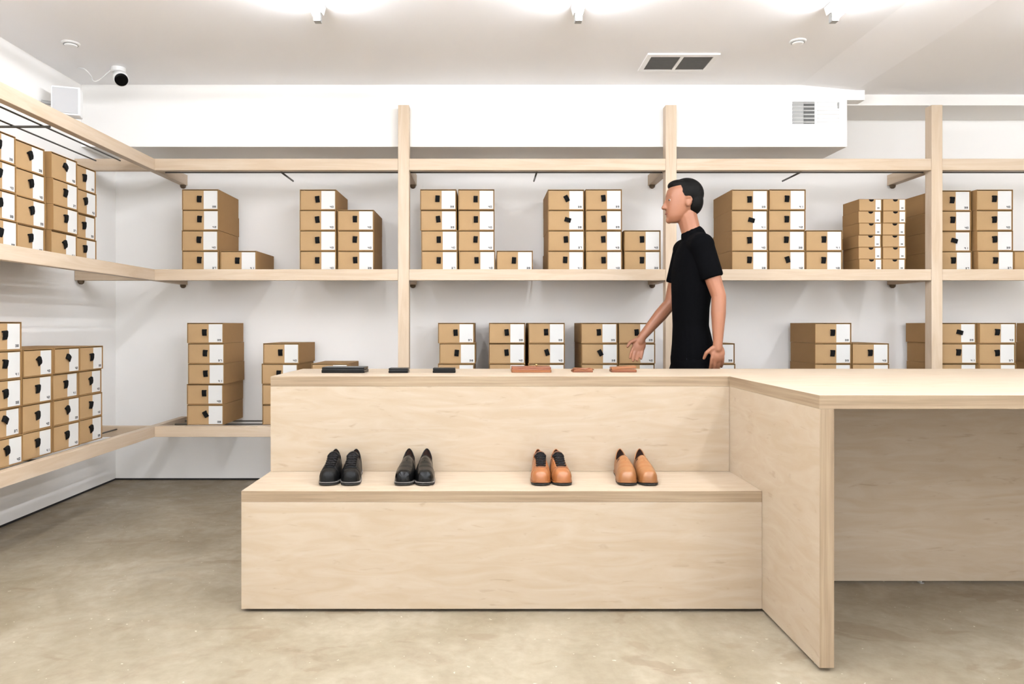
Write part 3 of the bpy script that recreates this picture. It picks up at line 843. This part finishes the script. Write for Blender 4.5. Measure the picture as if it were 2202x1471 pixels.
# key points (world)
shN = (1.155, 3.975, 1.512); elN = (1.235, 3.945, 1.235); wrN = (1.225, 3.93, .985)
shF = (1.150, 4.325, 1.520); elF = (1.085, 4.37, 1.215); wrF = (.905, 4.33, 1.012)
torso = [(.90, 1.155, .115, .165), (.98, 1.15, .105, .155), (1.08, 1.14, .092, .140), (1.18, 1.140, .095, .148), (1.30, 1.148, .106, .165), (1.40, 1.158, .112, .180), (1.48, 1.165, .104, .180), (1.54, 1.170, .082, .145), (1.575, 1.168, .058, .095), (1.60, 1.16, .045, .06)]
def body_bm():
    bm = bmesh.new()
    add_loft(bm, [[rel(*p) for p in ell(cx, PY, z, rx*.92, ry*.93)] for z, cx, rx, ry in torso])
    add_capsules(bm, [rel(1.165, PY, 1.55), rel(1.140, PY, 1.62), rel(1.118, PY, 1.70)], [.058, .054, .056])
    for sh_, el, wr in ((shN, elN, wrN), (shF, elF, wrF)):
        mid = [(a+b)/2 for a, b in zip(sh_, el)]; fm = [a*.65+b*.35 for a, b in zip(el, wr)]
        add_capsules(bm, [rel(1.165, (PY+sh_[1])/2, 1.52), rel(*sh_), rel(*mid), rel(*el), rel(*fm), rel(*wr)], [.06, .052, .046, .038, .039, .025])
    # legs
    for hip, kn, an in (((1.15, 4.07, .90), (1.20, 4.07, .50), (1.36, 4.07, .12)), ((1.15, 4.24, .90), (1.02, 4.24, .50), (.93, 4.24, .10))):
        add_capsules(bm, [rel(*hip), rel(*kn), rel(*[a*.6+b*.4 for a, b in zip(kn, an)]), rel(*an)], [.085, .056, .052, .036])
    # head: forward = -X
    hx, hz = 1.098, 1.660
    hd = [(-.004, -.052, .022, .024), (.008, -.048, .038, .036), (.028, -.038, .055, .050), (.055, -.024, .072, .060), (.085, -.012, .084, .068), (.115, -.004, .093, .073), (.145, .002, .098, .076), (.175, .006, .095, .075), (.200, .010, .083, .066), (.222, .012, .060, .048), (.236, .014, .028, .022)]
    add_loft(bm, [[rel(*p) for p in ell(hx+f, PY, hz+z, rf, rl, 32, .92)] for z, f, rf, rl in hd])
    fx = hx-.082
    add_capsules(bm, [rel(fx-.006, PY, hz+.128), rel(fx-.017, PY, hz+.098), rel(fx-.027, PY, hz+.080)], [.010, .0105, .0125], 12)  # nose
    for s in (-1, 1):
        add_sphere(bm, rel(fx-.016, PY+s*.010, hz+.078), .009, n=12)
        add_capsules(bm, [rel(fx-.004, PY+s*.012, hz+.140), rel(fx+.006, PY+s*.045, hz+.138)], [.008, .007], 10)      # brow
        add_sphere(bm, rel(fx+.036, PY+s*.036, hz+.080), .026, n=14)
        add_sphere(bm, rel(hx+.012, PY+s*.076, hz+.105), 1, .019, .008, .031, n=16)                                 # ear
        add_capsules(bm, [rel(hx-.002, PY+s*.082, hz+.125), rel(hx+.018, PY+s*.087, hz+.130), rel(hx+.027, PY+s*.087, hz+.112), rel(hx+.012, PY+s*.082, hz+.085)], [.005]*4, 8)
    add_capsules(bm, [rel(fx-.001, PY-.018, hz+.049), rel(fx-.010, PY, hz+.051), rel(fx-.001, PY+.018, hz+.049)], [.007, .008, .007], 10)
    add_capsules(bm, [rel(fx+.003, PY-.015, hz+.038), rel(fx-.006, PY, hz+.038), rel(fx+.003, PY+.015, hz+.038)], [.007, .008, .007], 10)
    add_sphere(bm, rel(fx+.004, PY, hz+.010), .019, n=14)
    # hands: palm + five fingers
    for wr, el, th in ((wrN, elN, -1), (wrF, elF, -1)):
        w = Vector(wr); d = (w-Vector(el)).normalized()
        d = (d*.6+Vector((-.02, 0, -.75))).normalized()
        side = Vector((0, 0, 1)).cross(d) if abs(d.z) < .5 else Vector((-1, 0, 0))
        lat = (Vector((-1, 0, 0))-d*Vector((-1, 0, 0)).dot(d)).normalized()     # thumb side: forward
        nrm = d.cross(lat).normalized()
        inward = nrm if nrm.y*(PY-w.y) > 0 else -nrm
        M3 = Matrix((lat, nrm, d)).transposed().to_4x4()
        add_sphere(bm, rel(*(w+d*.052)), 1, .040, .015, .050, n=18, mat=M3)
        add_capsules(bm, [rel(*w), rel(*(w+d*.03))], [.026, .024], 12)
        for k, (off, ln) in enumerate(((.030, .070), (.010, .078), (-.010, .073), (-.029, .058))):
            b0 = w+d*(.082-.004*abs(k-1))+lat*off
            c1 = (d+inward*(.18+.05*k)+lat*off*2.2).normalized(); c2 = (d+inward*(.50+.06*k)).normalized(); c3 = (d+inward*(.85)).normalized()
            p1 = b0+c1*ln*.45; p2 = p1+c2*ln*.32; p3 = p2+c3*ln*.25
            add_capsules(bm, [rel(*b0), rel(*p1), rel(*p2), rel(*p3)], [.0095, .009, .0082, .0072], 10)
        t0 = w+d*.028+lat*.028; t1 = t0+(d*.6+lat*.7+inward*.25).normalized()*.040; t2 = t1+(d*.9+lat*.25+inward*.3).normalized()*.032
        add_capsules(bm, [rel(*(w+d*.02+lat*.010)), rel(*t0), rel(*t1), rel(*t2)], [.014, .014, .0105, .0085], 10)
    return bm
remeshed('body', body_bm(), .0045, M['skin'], pr, 3)
# t-shirt
bm = bmesh.new()
add_loft(bm, [[rel(*p) for p in ell(cx, PY, z, rx*g, ry*g)] for z, cx, rx, ry, g in [(.885, 1.153, .120, .172, 1.0)]+[(z, cx, rx, ry, 1.03) for z, cx, rx, ry in torso[1:-1]]])
add_capsules(bm, [rel(1.165, PY, 1.555), rel(1.157, PY, 1.578)], [.074, .0695])
for sh_, el in ((shN, elN), (shF, elF)):
    e = [a*.36+b*.64 for a, b in zip(sh_, el)]
    v = (Vector(el)-Vector(sh_)).normalized()
    add_capsules(bm, [rel(1.165, (PY+sh_[1])/2, 1.52), rel(*sh_)], [.074, .066])
    add_tube(bm, [Vector(rel(*sh_))-v*.02, rel(*sh_), Vector(rel(*e))], [.056, .062, .058], 20)
remeshed('t_shirt', bm, .006, M['tshirt'], pr, 6)
# trousers
bm = bmesh.new()
add_loft(bm, [[rel(*p) for p in ell(cx, PY, z, rx, ry)] for z, cx, rx, ry in [(.82, 1.155, .118, .170), (.90, 1.155, .122, .168), (.97, 1.152, .108, .156)]])
for hip, kn, an in (((1.155, 4.07, .86), (1.20, 4.07, .50), (1.345, 4.07, .14)), ((1.155, 4.235, .86), (1.02, 4.24, .50), (.935, 4.24, .12))):
    add_capsules(bm, [rel(*hip), rel(*kn)], [.100, .072]); add_tube(bm, [rel(*kn), rel(*an)], [.072, .062], 20)
remeshed('trousers', bm, .008, M['trouser'], pr, 6)
# shoes of the person
for (ax, ay, az, pitch) in ((1.36, 4.07, .085, 28), (.93, 4.24, .05, -8)):
    bm = bmesh.new()
    T = Matrix.Translation(rel(ax, ay, az)) @ Matrix.Rotation(R(pitch), 4, 'Y')
    for q in ((Vector((.035, 0, 0)), .044), (Vector((0, 0, .025)), .046), (Vector((-.06, 0, -.005)), .042), (Vector((-.12, 0, -.012)), .040), (Vector((-.175, 0, -.016)), .034)):
        add_sphere(bm, T @ q[0], q[1], 1, 1, .8, n=16)
    add_capsules(bm, [T @ Vector((.03, 0, -.012)), T @ Vector((-.17, 0, -.02))], [.036, .030])
    remeshed('shoe', bm, .006, M['black_suede'], pr, 4)
# hair
bm = bmesh.new(); hx, hz = 1.098, 1.660
add_sphere(bm, rel(hx+.020, PY, hz+.158), 1, .096, .082, .090, n=28)
add_sphere(bm, rel(hx+.050, PY, hz+.115), 1, .062, .074, .080, n=24)
add_sphere(bm, rel(hx-.020, PY, hz+.204), 1, .066, .062, .034, n=24)
remeshed('hair', bm, .004, M['hair'], pr, 2)
for s in (-1, 1):
    fx = hx-.078
    bm = bmesh.new(); add_sphere(bm, rel(fx+.0022, PY+s*.0325, hz+.118), .0125, n=16); e = link_mesh('eye', bm, M['eye'], pr, smooth=True)
    bm = bmesh.new(); add_sphere(bm, rel(fx-.0058, PY+s*.0352, hz+.118), .0062, n=12); link_mesh('iris', bm, M['iris'], e, smooth=True)
    bm = bmesh.new(); add_capsules(bm, [rel(fx-.011, PY+s*.016, hz+.140), rel(fx-.004, PY+s*.034, hz+.146), rel(fx+.012, PY+s*.053, hz+.140)], [.0035, .0042, .0025], 8); link_mesh('eyebrow', bm, M['hair'], pr, smooth=True)
bm = bmesh.new(); add_capsules(bm, [rel(hx-.089, PY-.018, hz+.045), rel(hx-.0965, PY, hz+.0455), rel(hx-.089, PY+.018, hz+.045)], [.0035, .0052, .0035], 8)
link_mesh('lips', bm, M['lip'], pr, smooth=True)

# ------------------------------------------------------------------ light, world, camera
w = bpy.data.worlds.new('World'); sc.world = w; w.use_nodes = True
w.node_tree.nodes['Background'].inputs[0].default_value = (.96, .98, 1, 1)
w.node_tree.nodes['Background'].inputs[1].default_value = 1.65
cam = bpy.data.cameras.new('Camera'); co = bpy.data.objects.new('Camera', cam); C.objects.link(co)
co.location = (0, 0, 1.08); co.rotation_euler = (R(90), 0, 0)
cam.sensor_width = 36; cam.lens = 1590/2202*36
cam.shift_x = (1101-1048)/2202; cam.shift_y = -(735.5-700)/2202
cam.clip_start = .05
sc.camera = co
sc.view_settings.view_transform = 'Standard'; sc.view_settings.look = 'None'
sc.view_settings.gamma = 1; sc.view_settings.use_curve_mapping = False
sc.view_settings.exposure = .96
